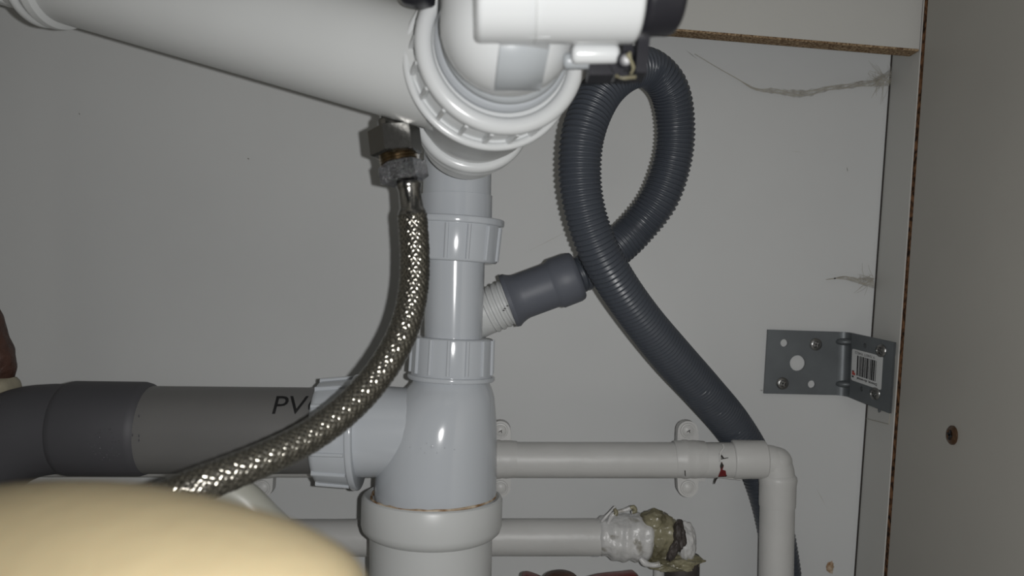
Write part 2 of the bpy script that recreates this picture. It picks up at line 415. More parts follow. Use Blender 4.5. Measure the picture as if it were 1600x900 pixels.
# ================================================================= TRAP HEAD (big union nut, elbow, valve)
h_ = root('trap_head', 'white plastic trap elbow with a big scalloped union nut and flat valve, top centre', 'trap', P(770, 150, 0.35))
PA = P(784, 76, 0.325); PN = P(765, 101, 0.342); PB = P(738, 187, 0.385); dn = (PN - PA).normalized(); dirn = (PB - PN).normalized()
g = G()
LN = (PN - PA).length
torus(g, PA, dn, R(124, 0.325), 0.0034, 96, 20)
lathe(g, PA, PN, [(0.0, R(120, .325)), (0.0, R(131, .325)), (0.003, R(134, .325)), (0.0045, R(133, .325)), (0.0050, R(121, .33)), (LN - .001, R(122, .34)), (LN + .002, R(112, .342))], 120)
torus(g, PN, dn, R(131, 0.342), 0.0017, 120, 12)
lathe(g, PA, PN, [(LN - .0005, R(118, .342)), (LN - .0005, R(132, .342)), (LN + .0012, R(132, .342)), (LN + .0012, R(118, .342))], 120)
ax, u, v = basis(dn)
for i in range(20):
    a = 2 * PI * (i + .35) / 20; d = u * math.cos(a) + v * math.sin(a); s_ = ax.cross(d)
    box(g, PA + ax * (0.004 + LN) / 2 + d * R(124.5, .334), ax * (LN - 0.004) / 2, s_ * 0.0007, d * 0.0021)
g.build('union_nut', 'white2', h_)
LC = (PB - PN).length
g = G(); lathe(g, PN, PB, [(-0.004, R(104, .338)), (0.001, R(116, .342)), (0.010, R(114, .352)), (0.0105, R(110, .352)), (0.015, R(110, .357)), (0.017, R(104, .358)), (LC * .75, R(92, .375)), (LC, R(76, .385)), (LC + .02, R(70, .39)), (LC + .022, 0)], 96)
g.build('trap_chamber', 'white2', h_)
g = G(); lathe(g, PN, PB, [(0.010, R(116, .352)), (0.0125, R(116, .352)), (0.013, R(109, .352))], 96); g.build('grey_washer', 'greyplug', h_)
g = G(); torus(g, PB, dirn, R(82, .385), 0.0024, 96, 16, sq=1.2); lathe(g, PN, PB, [(LC - .003, R(70, .385)), (LC - 0.003, R(80, .385)), (LC - .001, R(86, .385)), (LC + .006, R(86, .385)), (LC + .008, R(76, .385))], 96)
g.build('rear_flange', 'white2', h_)
g = G(); pc = P(786, 69, 0.321); torus(g, pc, dn, R(97, .321), 0.0030, 96, 20, sq=1.5)
lathe(g, pc, pc + dn * .02, [(0, R(80, .321)), (0, R(96, .321)), (0.010, R(100, .321)), (0.014, R(90, .321))], 80)
g.build('inner_collar', 'white', h_)
g = G(); torus(g, P(789, 62, .311), dn, R(92, .311), .0026, 96, 16); g.build('rubber_seal', 'greyplug', h_)
# elbow: upright tube with rounded bottom
g = G(); de = 0.292; rr = R(108, de)
A = P(794, -330, de + .01); B = P(796, 43, de)
L = (B - A).length; pr = [(0, rr * .95), (L * .5, rr * .98), (L, rr)]
for i in range(1, 13): an = PI / 2 * i / 12; pr.append((L + rr * .98 * math.sin(an), rr * math.cos(an) if i < 12 else 0.0))
lathe(g, A, B, pr, 80); g.build('elbow', 'white2', h_)
# grey inset under the valve
g = G(); 
def curved_panel(g, x0, x1, x0b, x1b, y0, y1, off, n=14, m=8):
    vs_ = []
    for j in range(n + 1):
        y = y0 + (y1 - y0) * j / n
        for i in range(m + 1):
            t = i / m; x = (x0 + (x1 - x0) * t) * (1 - j / n) + (x0b + (x1b - x0b) * t) * j / n
            # meet the elbow surface
            dx = (x - 796) / 106; dy = max(0, (y - 43) / 104); q = max(0.02, 1 - dx * dx - dy * dy)
            vs_.append(P(796 + (x - 796), y, de) - FW * (rr * math.sqrt(q)) )
    # project so that it keeps its pixel place
    out = []
    for p in vs_:
        px = p.dot(RX) ; py = p.dot(UP); s = p.y / de
        out.append(RX * px * s + UP * py * s + FW * (p.y - off))
    b = len(out); back = [p + FW * 0.002 for p in out]
    fs = []
    W = m + 1
    for j in range(n):
        for i in range(m):
            a = j * W + i; fs.append((a, a + 1, a + W + 1, a + W)); fs.append((b + a, b + a + W, b + a + W + 1, b + a + 1))
    rim = [i for i in range(W)] + [j * W + m for j in range(1, n + 1)] + [n * W + i for i in range(m - 1, -1, -1)] + [j * W for j in range(n - 1, 0, -1)]
    for i in range(len(rim)): p, q = rim[i], rim[(i + 1) % len(rim)]; fs.append((p, q, q + b, p + b))
    g.add(out + back, fs)
curved_panel(g, 783, 862, 773, 845, 60, 141, 0.0012)
g.build('grey_inset', 'greyplug', h_)
# horizontal valve cylinder and its black cap
dv = 0.262; cy = -14
g = G(); A, B = P(741, cy, dv), P(996, cy + 3, dv + .004); rv = R(79, dv)
lathe(g, A, B, rnd(0, (B - A).length, rv, rv, 0.0022, 6), 96); g.build('valve_cylinder', 'white2', h_)
g = G(); A2, B2 = P(992, cy - 4, dv + .004), P(1056, cy - 3, dv + .006); lathe(g, A2, B2, rnd(0, (B2 - A2).length, R(73, dv), R(73, dv), 0.003, 6), 96)
g.build('black_cap', 'black', h_)
g = G(); a = A + RX * R(95, dv) ; lathe(g, a, a + RX, [(0, rv + .00012), (.0005, rv + .00012)], 96); g.build('mould_seam', 'whitedull', h_)
# block and lug below the valve cylinder
g = G(); c = P(824, 60, dv - .002)
box(g, P(820, 61, dv + .008), RX * R(38, dv), UP * R(13, dv), FW * .010); g.build('valve_foot', 'white2', h_)
g = G(); A, B = P(893, 84, dv + .012), P(968, 84, dv + .012); lathe(g, A, B, rnd(0, (B - A).length, R(16, dv + .01), R(15, dv + .01), 0.0018, 4), 40)
g.build('drain_lug', 'white2', h_)
g = G(); lathe(g, P(880, 95, dv + .020), P(952, 96, dv + .020), rnd(0, R(76, dv), R(14, dv), R(13, dv), .0015, 4), 40); g.build('lower_lug', 'greyplug', h_)
# black drain bracket with dusty web on it
g = G(); g.smooth = False
def bl(cx, cy_, wx, wy, d, th=.006, ang=0):
    ca, sa = math.cos(ang), math.sin(ang)
    box(g, P(cx, cy_, d), (RX * ca + UP * sa) * R(wx, d), (UP * ca - RX * sa) * R(wy, d), FW * th)
bl(940, 113, 22, 11, .285); bl(962, 104, 12, 16, .282, .005, .5); bl(1002, 82, 9, 36, .272, .004, -.08); bl(978, 92, 8, 24, .285, .005); bl(985, 121, 20, 4, .281, .004)
lathe(g, P(977, 94, .268), P(979, 93, .285), rnd(0, .012, R(13, .27), R(13, .27), .001), 20)
hook = g.build('black_clip', 'black', h_)
g = G()
for (pts_) in [[(984, 82), (986, 95), (990, 106), (986, 115), (985, 120)], [(962, 118), (972, 122), (985, 121), (996, 120)], [(980, 84), (984, 92), (989, 99)]]:
    sp = spline([(P(x, y, .263), .0006) for x, y in pts_], .0008)
    sp = [(p, .0003 + .0005 * abs(noise.noise(p * 700))) for p, q in sp]; tube(g, sp, 8)
g.build('dusty_residue', 'foam', hook)

# ================================================================= DIAGONAL WASTE PIPE
d_ = root('sloping_waste_pipe', 'thick white plastic waste pipe sloping from upper left down to the trap', 'waste pipe', P(380, 30, .35))
A, B = P(700, 118, .352), P(96, -56, .385); L = (B - A).length
g = G(); lathe(g, A, B, [(0, R(88.5, .352)), (L, R(88, .385))], 96); g.build('pipe', 'whitedull', d_)
dl = (B - A).normalized()
g = G(); nutA = P(113, -52, .384); nutB = P(64, -66, .387)
lathe(g, nutA, nutB, [(0, R(88, .385)), (0.001, R(98, .385)), (.004, R(101, .385)), (.0065, R(98, .385)), (.008, R(92, .385)), ((nutB - nutA).length + .004, R(90, .385)), ((nutB - nutA).length + .006, R(75, .385))], 96)
torus(g, nutA + dl * .010, dl, R(96, .385), .0022, 96, 14)
g.build('socket_collar', 'whitedull', d_)
A2 = P(80, -62, .386); B2 = P(-330, -185, .41); g = G(); nut(g, A2, B2, R(84, .386), R(84, .41), 16, off=.3, ribw=.0016, ribh=.0014); g.build('ribbed_sleeve', 'whitedull', d_)
# black clip on top of it next to the union nut
g = G(); blob(g, P(655, 0, .31), (RX * R(28, .31), UP * R(13, .31), FW * .006), .15, 1.5, 3, 3); g.build('black_gasket', 'black', d_)

# ================================================================= GREY PVC WASTE PIPE
p_ = root('grey_waste_pipe', 'thick horizontal grey plastic waste pipe printed PVC entering the white tee from the left', 'waste pipe', P(250, 672, DV))
A, B = P(500, 672.5, DV), P(190, 671, DV); rp = R(66.5, DV)
g = G(); lathe(g, A, B, [(0, rp), ((B - A).length, R(68, DV))], 80); pp = g.build('pipe', 'pvc', p_)
g = G(); A, B = P(236, 670, DV), P(104, 669, DV); L = (B - A).length
lathe(g, A, B, [(-.0002, R(67, DV)), (0.0012, R(70.5, DV)), (.004, R(73, DV)), (L - .004, R(73.5, DV)), (L - .001, R(71.5, DV)), (L, R(69, DV))], 96)
g.build('coupling', 'pvc_dark', p_)
g = G()
pts = [(P(112, 670, DV), R(69, DV)), (P(85, 670, DV), R(70, DV)), (P(40, 677, DV), R(72, DV)), (P(-5, 700, DV), R(72, DV)), (P(-45, 745, DV), R(71, DV)), (P(-62, 800, DV), R(70, DV)), (P(-66, 1000, DV), R(69, DV)), (P(-74, 1300, DV), R(69, DV))]
tube(g, spline(pts, .004), 64); g.build('elbow', 'pvc_dark', p_)
# printed letters PVC wrapped on the pipe
axd = (P(200, 671, DV) - P(500, 672.5, DV)).normalized() * -1
pv, pf = text2d('PVC', 0.22, 0.0)
# measure each glyph box through a common mapping: x from 424 to 520 px, y from 638 (bottom) to 613 (top)
g = G()
bm = bmesh.new(); vv = [bm.verts.new((x, y, 0)) for x, y in pv]
for f in pf:
    try: bm.faces.new([vv[i] for i in f])
    except ValueError: pass
bmesh.ops.triangulate(bm, faces=bm.faces); bmesh.ops.subdivide_edges(bm, edges=bm.edges, cuts=2, use_grid_fill=True)
vs_ = []
for q in bm.verts:
    x = 425 + q.co.x * 89; yy = 637.5 - q.co.y * 25
    off = (672.5 - yy); s = off / 66.5 * 1.0
    s = min(.98, s * .955); rr2 = rp + .00035
    c = P(x, 672.3, DV)
    vs_.append(c + UP * rr2 * s - FW * rr2 * math.sqrt(1 - s * s))
# keep apparent column: correct for the nearer surface
vs_ = [RX * (v.dot(RX) * v.y / DV) + UP * v.dot(UP) + FW * v.y for v in vs_]
g.add(vs_, [[q.index for q in f.verts] for f in bm.faces], smooth=False); bm.free()
g.build('printed_letters', 'ink', pp)
# moulded marks on the coupling
g = G()
for i in range(46):
    t = random.random() * 2 * PI; rr2 = random.choice([20, 24, 10, 15]); x = 165 + rr2 * math.cos(t) * 1.1; y = 682 + rr2 * math.sin(t)
    s = (669.5 - y) / 73; rr3 = R(73.3, DV)
    c = P(x, 669.5, DV) + UP * rr3 * s - FW * rr3 * math.sqrt(1 - s * s)
    c = RX * (c.dot(RX) * c.y / DV) + UP * c.dot(UP) + FW * c.y
    blob(g, c, (RX * random.uniform(.0002, .0008), UP * random.uniform(.0002, .0006), FW * .00025), .2, 2, i, 1)
for (x, y) in [(217, 640), (217, 669), (217, 676), (207, 668), (93, 678)]:
    s = (669.5 - y) / 70; rr3 = R(68.3 if x > 100 else 70.5, DV); c = P(x, 669.5, DV) + UP * rr3 * s - FW * rr3 * math.sqrt(1 - s * s)
    c = RX * (c.dot(RX) * c.y / DV) + UP * c.dot(UP) + FW * c.y; blob(g, c, (RX * .0003, UP * .0008, FW * .0003), .2, 2, 3, 1)
g.build('moulded_marks', 'gloss_dark', bpy.data.objects['coupling'])

# ================================================================= CORRUGATED DRAIN HOSE
c_ = root('corrugated_drain_hose', 'dark grey corrugated drain hose looped once beside the white stack', 'hose', P(960, 420, .46))
hp = [(890, 437, .450, 26), (915, 425, .453, 29), (945, 402, .460, 30), (990, 362, .465, 30), (1030, 310, .463, 31), (1052, 245, .461, 30.5), (1055, 185, .457, 30.5), (1043, 135, .450, 31),
      (1012, 106, .442, 31.5), (975, 112, .432, 33), (938, 146, .424, 34), (912, 205, .418, 34.5), (906, 270, .418, 34), (914, 330, .420, 33), (934, 388, .424, 32.5), (964, 443, .432, 32), (1004, 500, .446, 32),
      (1050, 556, .465, 33), (1100, 612, .488, 32), (1142, 662, .507, 31), (1176, 715, .5175, 29), (1199, 775, .519, 28), (1216, 850, .519, 28), (1226, 930, .518, 28), (1228, 1050, .516, 28), (1220, 1250, .515, 28), (1216, 1330, .515, 28)]
PITCH = .00245
sp = spline([(P(x, y, d), R(rr_, d)) for x, y, d, rr_ in hp], PITCH / 8)
def rib(a, s):
    q = (s / PITCH) % 1.0
    return 1.0 if q < .38 else (0.955 if q < .5 else (0.915 if q < .85 else .955))
g = G(); tube(g, sp, 40, rf=rib); g.build('ribbed_tube', 'hose', c_, sharp=60)
# rubber cuff
A, B = P(796, 470, .450), P(904, 430, .450); L = (B - A).length; q = .438
g = G(); lathe(g, A, B, [(.002, R(36, q)), (-.001, R(38, q)), (-.0008, R(43.5, q)), (.0012, R(44.5, q)), (.003, R(41, q)), (.006, R(37.5, q)), (L * .2, R(37, q)), (L * .60, R(37, q)), (L * .63, R(37.8, q)), (L * .68, R(41.5, q)), (L * .93, R(41, q)), (L * .98, R(39, q)), (L, R(36, q)), (L * 1.001, R(28, q))], 80)
g.build('rubber_cuff', 'cuff', c_)

# ================================================================= BRAIDED FLEXIBLE HOSE
b_ = root('braided_flexible_hose', 'steel braided flexible water hose curving down in front of the white stack', 'hose', P(640, 340, .39))
N = 14; rb = .0063
bp = [(644, 335, .360), (646, 360, .360), (648, 400, .359), (646, 450, .357), (635, 503, .353), (613, 552, .347), (578, 602, .340), (535, 645, .331), (482, 683, .321), (425, 712, .311), (365, 737, .302), (300, 762, .294), (230, 790, .290), (150, 815, .288), (40, 850, .288), (-120, 900, .288)]
sp = spline([(P(x, y, d), rb) for x, y, d in bp], .0006)
g = G(); tube(g, [(p, rb * .86) for p, r in sp], 24); g.build('hose_core', 'braidcore', b_)
fr = frames(sp); AX = .0027         # axial spacing of the strands
LT = .0006 * (len(sp) - 1)
def onhose(s, a, r):
    f = s / .0006; i = min(len(sp) - 2, max(0, int(f))); t = f - i
    c = sp[i][0].lerp(sp[i + 1][0], t); T, u, v = fr[i]; T2, u2, v2 = fr[i + 1]
    u = u.lerp(u2, t); v = v.lerp(v2, t); return c + (u * math.cos(a) + v * math.sin(a)) * r
g = G()
for sgn in (1, -1):
    for k in range(N):
        m = int(LT / AX * 4); rows = []
        hw = AX * .40
        for j in range(m + 1):
            s = LT * j / m; a0 = 2 * PI * k / N + sgn * 2 * PI / N * s / AX
            # lattice coordinate of the crossing
            uu = (a0 - sgn * 0) * N / (2 * PI)
            ph = (N / (2 * PI)) * (a0 * 1.0) - 0
            vv_ = k + sgn * 2 * s / AX      # index along crossings: each strand meets one opposite strand per half step
            h = math.cos(PI * (vv_ * 1.0 - 0)) * (1 if sgn > 0 else 1) if False else math.cos(2 * PI * s / AX + PI * k) * sgn * (1)
            rr2 = rb + .00016 * h
            row = []
            for e, lift in ((-1, -.00022), (-.5, -.00004), (0, .00003), (.5, -.00004), (1, -.00022)):
                row.append(onhose(max(0, min(LT, s + e * hw * .5)), a0 - sgn * e * hw * .62 / rb, rr2 + lift))
            rows.append(row)
        vs_ = [p for r2 in rows for p in r2]; W = 5
        g.add(vs_, [(i * W + q, i * W + q + 1, (i + 1) * W + q + 1, (i + 1) * W + q) for i in range(m) for q in range(W - 1)])
o = g.build('steel_braid', 'braid', b_, sharp=80)
# crimped sleeve
A, B = P(638, 283, .361), P(645, 345, .360); L = (B - A).length; k = .36 / F
g = G(); lathe(g, A, B, [(0, 16 * k), (.0006, 19.5 * k), (.0018, 20.5 * k), (.003, 19 * k), (.004, 17.5 * k), (L * .68, 18.5 * k), (L * .74, 21 * k), (L * .80, 22.5 * k), (L * .97, 23 * k), (L, 21 * k), (L, 17 * k)], 48,
      rf=lambda a, t: 1 + (.035 * math.cos(8 * a) if L * .25 < t < L * .7 else 0)); g.build('crimp_sleeve', 'chrome', b_)
def hexa(g, A, B, r, cham=.0012, rot=0, mi=None):
    L = (B - A).length; ax, u, v = basis(B - A); n = 6
    prof = [(0, r * .86), (cham * .6, r), (L - cham * .6, r), (L, r * .86)]; vs_ = []
    for t, rr2 in prof:
        for q in range(n): a = rot + 2 * PI * q / n; vs_.append(A + ax * t + (u * math.cos(a) + v * math.sin(a)) * rr2)
    g.add(vs_, [(i * n + q, i * n + (q + 1) % n, (i + 1) * n + (q + 1) % n, (i + 1) * n + q) for i in range(3) for q in range(n)] + [tuple(range(n)), tuple(3 * n + q for q in range(n))], mi, False)
g = G(); hexa(g, P(628, 255, .362), P(633, 284, .361), 38 * k, rot=.47); g.build('small_hex_nut', 'stamped', b_)
g = G(); A, B = P(620, 236, .362), P(626, 262, .362); L = (B - A).length; pr = []
t = 0
while t < L - .0001: pr += [(t, 28 * k), (t + .0006, 31 * k), (t + .0012, 28 * k)]; t += .0013
lathe(g, A, B, pr, 40); g.build('threaded_collar', 'brass', b_)
g = G(); hexa(g, P(615, 200, .363), P(620, 243, .362), 41 * k, rot=.305); g.build('large_hex_nut', 'chrome', b_)
g = G(); lathe(g, P(609, 186, .364), P(614, 206, .363), rnd(0, .005, 21 * k, 21 * k, .001), 32)
tube(g, spline([(P(614, 204, .363), 15 * k), (P(610, 188, .366), 15 * k), (P(604, 168, .376), 15 * k), (P(598, 140, .392), 15 * k), (P(592, 60, .408), 15 * k), (P(588, -20, .43), 15 * k), (P(588, -160, .47), 15 * k)], .002), 24)
g.build('feed_tube', 'chrome', b_)

# ================================================================= PAINTED PIPES ON THE WALL
DP = .498; k = DP / F
u_ = root('upper_painted_pipe', 'white painted horizontal pipe with elbow turning down at the right, clipped to the wall', 'pipe', P(1100, 718, DP))
rpp = 27.6 * k
g = G(); A, B = P(-160, 717, DP), P(1150, 719, DP); L = (B - A).length
wob = lambda a, t: 1 + .008 * noise.noise(Vector((t * 60, math.cos(a), math.sin(a))))
lathe(g, A, B, [(L * i / 90, rpp) for i in range(91)], 48, rf=wob); up = g.build('pipe', 'paint', u_)
g = G(); A, B = P(1143, 717.5, DP), P(1196, 718, DP); lathe(g, A, B, rnd(0, (B - A).length, 30.5 * k, 29.5 * k, .0012), 48); g.build('elbow_socket', 'paint', u_)
g = G()
tube(g, spline([(P(1185, 720, DP), 24.5 * k), (P(1198, 720, DP), 25 * k), (P(1209, 724, DP), 25.5 * k), (P(1214, 736, DP), 26 * k), (P(1215, 752, DP), 26 * k)], .001), 40)
blob(g, P(1212, 722, DP), (RX * 25 * k, UP * 24 * k, FW * 25 * k), .02, 2, 3, 4)
g.build('elbow', 'paint', u_)
g = G(); A, B = P(1215.5, 740, DP), P(1214.5, 791, DP); L = (B - A).length
lathe(g, A, B, [(0, 25 * k), (.0015, 28.5 * k), (.0035, 29.5 * k), (.006, 28.2 * k), (L * .9, 28 * k), (L, 27.6 * k), (L, 26 * k)], 48); g.build('elbow_socket', 'paint', u_)
g = G(); A, B = P(1214.5, 785, DP), P(1205, 1340, DP); L = (B - A).length; lathe(g, A, B, [(L * i / 30, 26.6 * k) for i in range(31)], 48, rf=wob); g.build('riser', 'paint', u_)
# clips
def clip(g_, cx, cy_, parent, tab=(17, 45)):
    g = G(); kk = DP / F
    A, B = P(cx - 22, cy_, DP), P(cx + 26, cy_, DP)
    lathe(g, A, B, [(0, 28 * kk), (.0006, 28.8 * kk), (.004, 29.0 * kk), (.0055, 30.2 * kk), (.0075, 30.2 * kk), (.009, 29 * kk), (.0115, 29.6 * kk), (.0135, 29.2 * kk), ((B - A).length, 28 * kk)], 48)
    # base block back to the wall
    box(g, P(cx, cy_, D) - FW * .012, RX * .0055, UP * .0085, FW * .0118)
    st = g.build('pipe_clip', 'paint', parent)
    for s in (1, -1):
        g = G(); r0 = 16 * kk
        pts_ = [(-r0 * 1.15, 0)] + [(r0 * math.cos(a), tab[1] * kk * .98 + r0 * math.sin(a) - 0) for a in [PI - PI * i / 14 for i in range(15)]] + [(r0 * 1.15, 0)]
        c = P(cx, cy_, DP + .004)
        plate(g, pts_, [], lambda x, y: c + RX * x + UP * y * s, FW, .007)
        lathe(g, c + UP * s * tab[1] * kk - FW * .0002, c + UP * s * tab[1] * kk - FW * 2, [(0, 12 * kk), (.0006, 11.5 * kk), (.0007, 9.5 * kk), (.0002, 8.5 * kk), (.0006, 7 * kk), (.0011, 4 * kk), (.0012, 0)], 28)
        o = g.build('clip_tab', 'paint', st)
        if s > 0:
            g = G(); g.smooth = False; q = c + UP * tab[1] * kk - FW * .0016
            box(g, q, RX * .0010 + UP * .0006, UP * .0002, FW * .0002); box(g, q + RX * .0006 - UP * .0004, (RX * -.3 + UP) * .0007, RX * .0002, FW * .0002)
            g.build('screw_slot', 'crack', st)
    return st
for cx in (1075, 782, 410): clip(None, cx, 717.5, u_)
# flaked paint showing red primer, and cracks
def pipe_patch(g, poly, cyp, rp_, dep, lift, mi=None):
    """flake shaped outline (pixels) laid on a horizontal pipe"""
    vs_ = []
    for x, y in poly:
        s = (cyp - y) / F * dep / rp_ * .98; s = max(-.985, min(.985, s)); q = rp_ + lift
        c = P(x, cyp, dep) + UP * q * s - FW * q * math.sqrt(1 - s * s)
        vs_.append(RX * (c.dot(RX) * c.y / dep) + UP * c.dot(UP) + FW * c.y)
    tr = tessellate_polygon([vs_]); g.add(vs_, [tuple(t) for t in tr], mi, False)
g = G(); pipe_patch(g, [(1128, 716), (1131, 722), (1129, 728), (1134, 730), (1135, 739), (1128, 740), (1122, 741), (1124, 734), (1126, 729), (1125, 722), (1127, 719)], 719, rpp, DP, .0003)
g.build('bare_primer_patch', 'redprimer', up)
g = G()
pipe_patch(g, [(1123, 704), (1128, 706), (1132, 711), (1127, 710)], 719, rpp, DP, .0004)
pipe_patch(g, [(1127, 716), (1131, 721), (1127, 727), (1125, 722)], 719, rpp, DP, .0005)
pipe_patch(g, [(1069.5, 728), (1071, 728), (1071.5, 738), (1070, 736)], 719, rpp, DP, .0012)
pipe_patch(g, [(1126, 711), (1138, 709.5), (1138, 710.5), (1127, 712.5)], 719, rpp, DP, .0004)
pipe_patch(g, [(1129, 735), (1136, 738), (1135, 741), (1122, 742), (1122, 740.5), (1129, 739)], 719, rpp, DP, .0002)
g.build('paint_cracks', 'crack', up)
g = G()
tube(g, spline([(P(1125, 722, DP - .0108), .0004), (P(1126, 707, DP - .0106), .0005), (P(1131, 700, DP - .0100), .0005), (P(1129, 694, DP - .0085), .0004)], .001), 8)
tube(g, spline([(P(1121, 746, DP - .004), .0005), (P(1118, 750, DP - .003), .0005), (P(1116, 757, DP - .002), .0002)], .0008), 8, mi=1)
tube(g, spline([(P(1122, 745, DP - .005), .0004), (P(1140, 747, DP - .003), .0006), (P(1160, 750, DP - .0015), .0003)], .0008), 8)
g.build('paint_drips', ['paint', 'crack'], up)

# lower pipe with wrapped, foamed joint
w_ = root('lower_painted_pipe', 'lower white painted pipe ending in a foamed and bandaged joint, bottom right of centre', 'pipe', P(1000, 840, .505))
DW = .502; k = DW / F
g = G(); A, B = P(-160, 842, DW), P(937, 839, DW); L = (B - A).length; lathe(g, A, B, [(L * i / 90, 28.5 * k) for i in range(91)] + [(L + .001, 26 * k)], 48, rf=wob); lp = g.build('pipe', 'paint', w_)
g = G(); blob(g, P(930, 867, DW - .003), (RX * 9 * k, UP * 3 * k, FW * 2 * k), .2, 2, 4, 2); blob(g, P(868, 865.5, DW - .005), (RX * 10 * k, UP * 1.6 * k, FW * .001), .2, 2, 4, 2); blob(g, P(905, 866.5, DW - .004), (RX * 20 * k, UP * 1.4 * k, FW * .001), .2, 2, 4, 2)
g.build('paint_runs', 'greyplug', lp)
# bandage: lumpy wrapped sleeve
g = G()
def lump(a, s): return 1 + .10 * noise.fractal(Vector((s * 90, 1.6 * math.cos(a), 1.6 * math.sin(a))), 1, 2, 4) + .03 * math.sin(s * 900)
tube(g, spline([(P(934, 838, DW), 25 * k), (P(940, 838, DW), 29 * k), (P(955, 838, DW), 33 * k), (P(975, 839, DW), 36 * k), (P(995, 840, DW), 37 * k), (P(1010, 842, DW), 35 * k), (P(1018, 843, DW), 28 * k)], .0007), 72, rf=lump)
g.build('bandage_wrap', 'bandage', w_)
g = G()
def strip(pts_, w0, th, d):
    sp_ = spline([(P(x, y, d), w0) for x, y in pts_], .001); tube(g, [(p, r * (.75 + .35 * noise.noise(p * 260))) for p, r in sp_], 12)
strip([(940, 815), (948, 806), (957, 796), (962, 791)], .0010, 0, DW - .006); strip([(950, 818), (956, 806), (965, 800), (978, 797), (990, 792), (992, 799), (986, 801)], .0016, 0, DW - .007)
g.build('bandage_tail', 'bandage', w_)
g = G(); strip([(960, 795), (963, 801), (960, 806)], .0016, 0, DW - .008); g.build('foam_crumb', 'foam', w_)
g = G(); strip([(985, 794), (990, 792), (993, 799), (987, 800)], .0017, 0, DW - .008); g.build('foam_crumb', 'foam', w_)
g = G()
blob(g, P(1033, 838, DW), (RX * 34 * k, UP * 36 * k, FW * 32 * k), .22, 1.6, 11, 5)
blob(g, P(1022, 812, DW - .004), (RX * 21 * k, UP * 16 * k, FW * 16 * k), .25, 1.6, 5, 4)
blob(g, P(1054, 878, DW - .006), (RX * 40 * k, UP * 13 * k, FW * 22 * k), .30, 2.0, 8, 5)
g.build('yellowed_foam', 'foam', w_)
g = G(); blob(g, P(1061, 838, DW - .010), (RX * 10 * k, UP * 22 * k, FW * 17 * k), .30, 1.5, 21, 4); blob(g, P(1052, 860, DW - .013), (RX * 8 * k + UP * 3 * k, UP * 17 * k + RX * 5 * k, FW * 9 * k), .3, 1.5, 2, 4)
g.build('dark_gap', 'darkfoam', w_)
g = G(); blob(g, P(1071, 848, DW - .003), (RX * 17 * k, UP * 32 * k, FW * 24 * k), .13, 1.6, 31, 5); g.build('paint_shell', 'bandage', w_)
g = G(); strip([(1000, 872), (1008, 880), (1020, 883), (1032, 881)], .0022, 0, DW - .012); g.build('bandage_tail', 'bandage', w_)
g = G(); lathe(g, P(1066, 868, DW), P(1060, 1330, DW), [(0, 27 * k), (.17, 27 * k)], 40); g.build('dark_riser', 'darkfoam', w_)
g = G(); lathe(g, P(1030, 878, DW + .012), P(1026, 1330, DW + .012), [(0, 9 * k), (.17, 9 * k)], 24); g.build('thin_riser', 'paint', w_)

# ================================================================= RED VALVE HANDLE
v_ = root('red_valve_handle', 'red lever valve handle with dark centre nut just showing at the bottom edge', 'valve', P(875, 915, .47))
k = .46 / F
g = G()
for pts_ in ([(815, 899), (822, 896.5), (838, 901), (858, 910), (875, 916)], [(998, 900), (990, 895), (975, 896.5), (935, 901), (905, 910), (875, 916)]):
    sp_ = spline([(P(x, y, .46), 0.002) for x, y in pts_], .001)
    fr_ = frames(sp_); vs_ = []
    for i, ((c, r), (T, u, v)) in enumerate(zip(sp_, fr_)):
        n = T.cross(FW).normalized(); n = n if n.dot(UP) > 0 else -n
        hw = 5 * k if i > 2 else 3.5 * k
        for a in range(12): an = 2 * PI * a / 12; vs_.append(c - n * 5 * k * .6 + n * hw * math.sin(an) * .8 + FW * .007 * math.cos(an))
    m = len(sp_); g.add(vs_, [(i * 12 + q, i * 12 + (q + 1) % 12, (i + 1) * 12 + (q + 1) % 12, (i + 1) * 12 + q) for i in range(m - 1) for q in range(12)] + [tuple(range(12)), tuple((m - 1) * 12 + q for q in range(12))])
g.build('lever', 'redpaint', v_)
g = G(); pr = [(0, 28 * k), (.004, 28 * k)] + [(.004 + 14 * k * math.sin(a), 28 * k * math.cos(a)) for a in [PI / 2 * i / 8 for i in range(1, 8)]] + [(.004 + 14 * k, 0)]
lathe(g, P(876, 918, .46), P(876, 880, .46), pr, 40); g.build('centre_nut', 'rust', v_)
g = G(); lathe(g, P(876, 916, .46), P(874, 960, .46), [(0, 12 * k), (.006, 12 * k), (.007, 24 * k), (.03, 26 * k)], 32)
lathe(g, P(874, 1000, .462), P(870, 1330, .462), [(-.006, 26 * k), (.02, 26 * k), (.021, 20 * k), (.12, 20 * k)], 32); g.build('valve_body', 'rust', v_)

# ================================================================= ANGLE BRACKET
a_ = root('angle_bracket', 'grey galvanised steel angle bracket screwed into the right corner of the wall', 'bracket', P(1320, 570, D - .004))
tp = .0022
def W1(x, y): return P(x, y, D - tp)
holes = [circ(1246.5, 567.5, 12.3), circ(1225.5, 536, 6), circ(1268.5, 600.5, 6)]
outer = [(1200, 515), (1311, 518.5), (1307, 617.5), (1194, 615)]
g = G(); plate(g, outer, holes, W1, FW, tp)
# flange 2: leans from the wall to the cabinet side
e0 = P(1331, 520.5, D - .008); e0b = P(1327, 621, D - .008); 
q0 = PX(1397, 535, XS - .0024); q1 = PX(1389.5, 646, XS - .0024)
nr = (q0 - e0).cross(e0b - e0).normalized(); nr = nr if nr.x > 0 else -nr
def W2(x, y):     # bilinear, x 0..1 to the right, y 0..1 down
    return (e0 * (1 - x) + q0 * x) * (1 - y) + (e0b * (1 - x) + q1 * x) * y
plate(g, [(0, 0), (1, 0), (1, 1), (0, 1)], [circ(.33, .145, .035, .04, 16), circ(.30, .80, .035, .04, 16)], W2, nr, .0018)
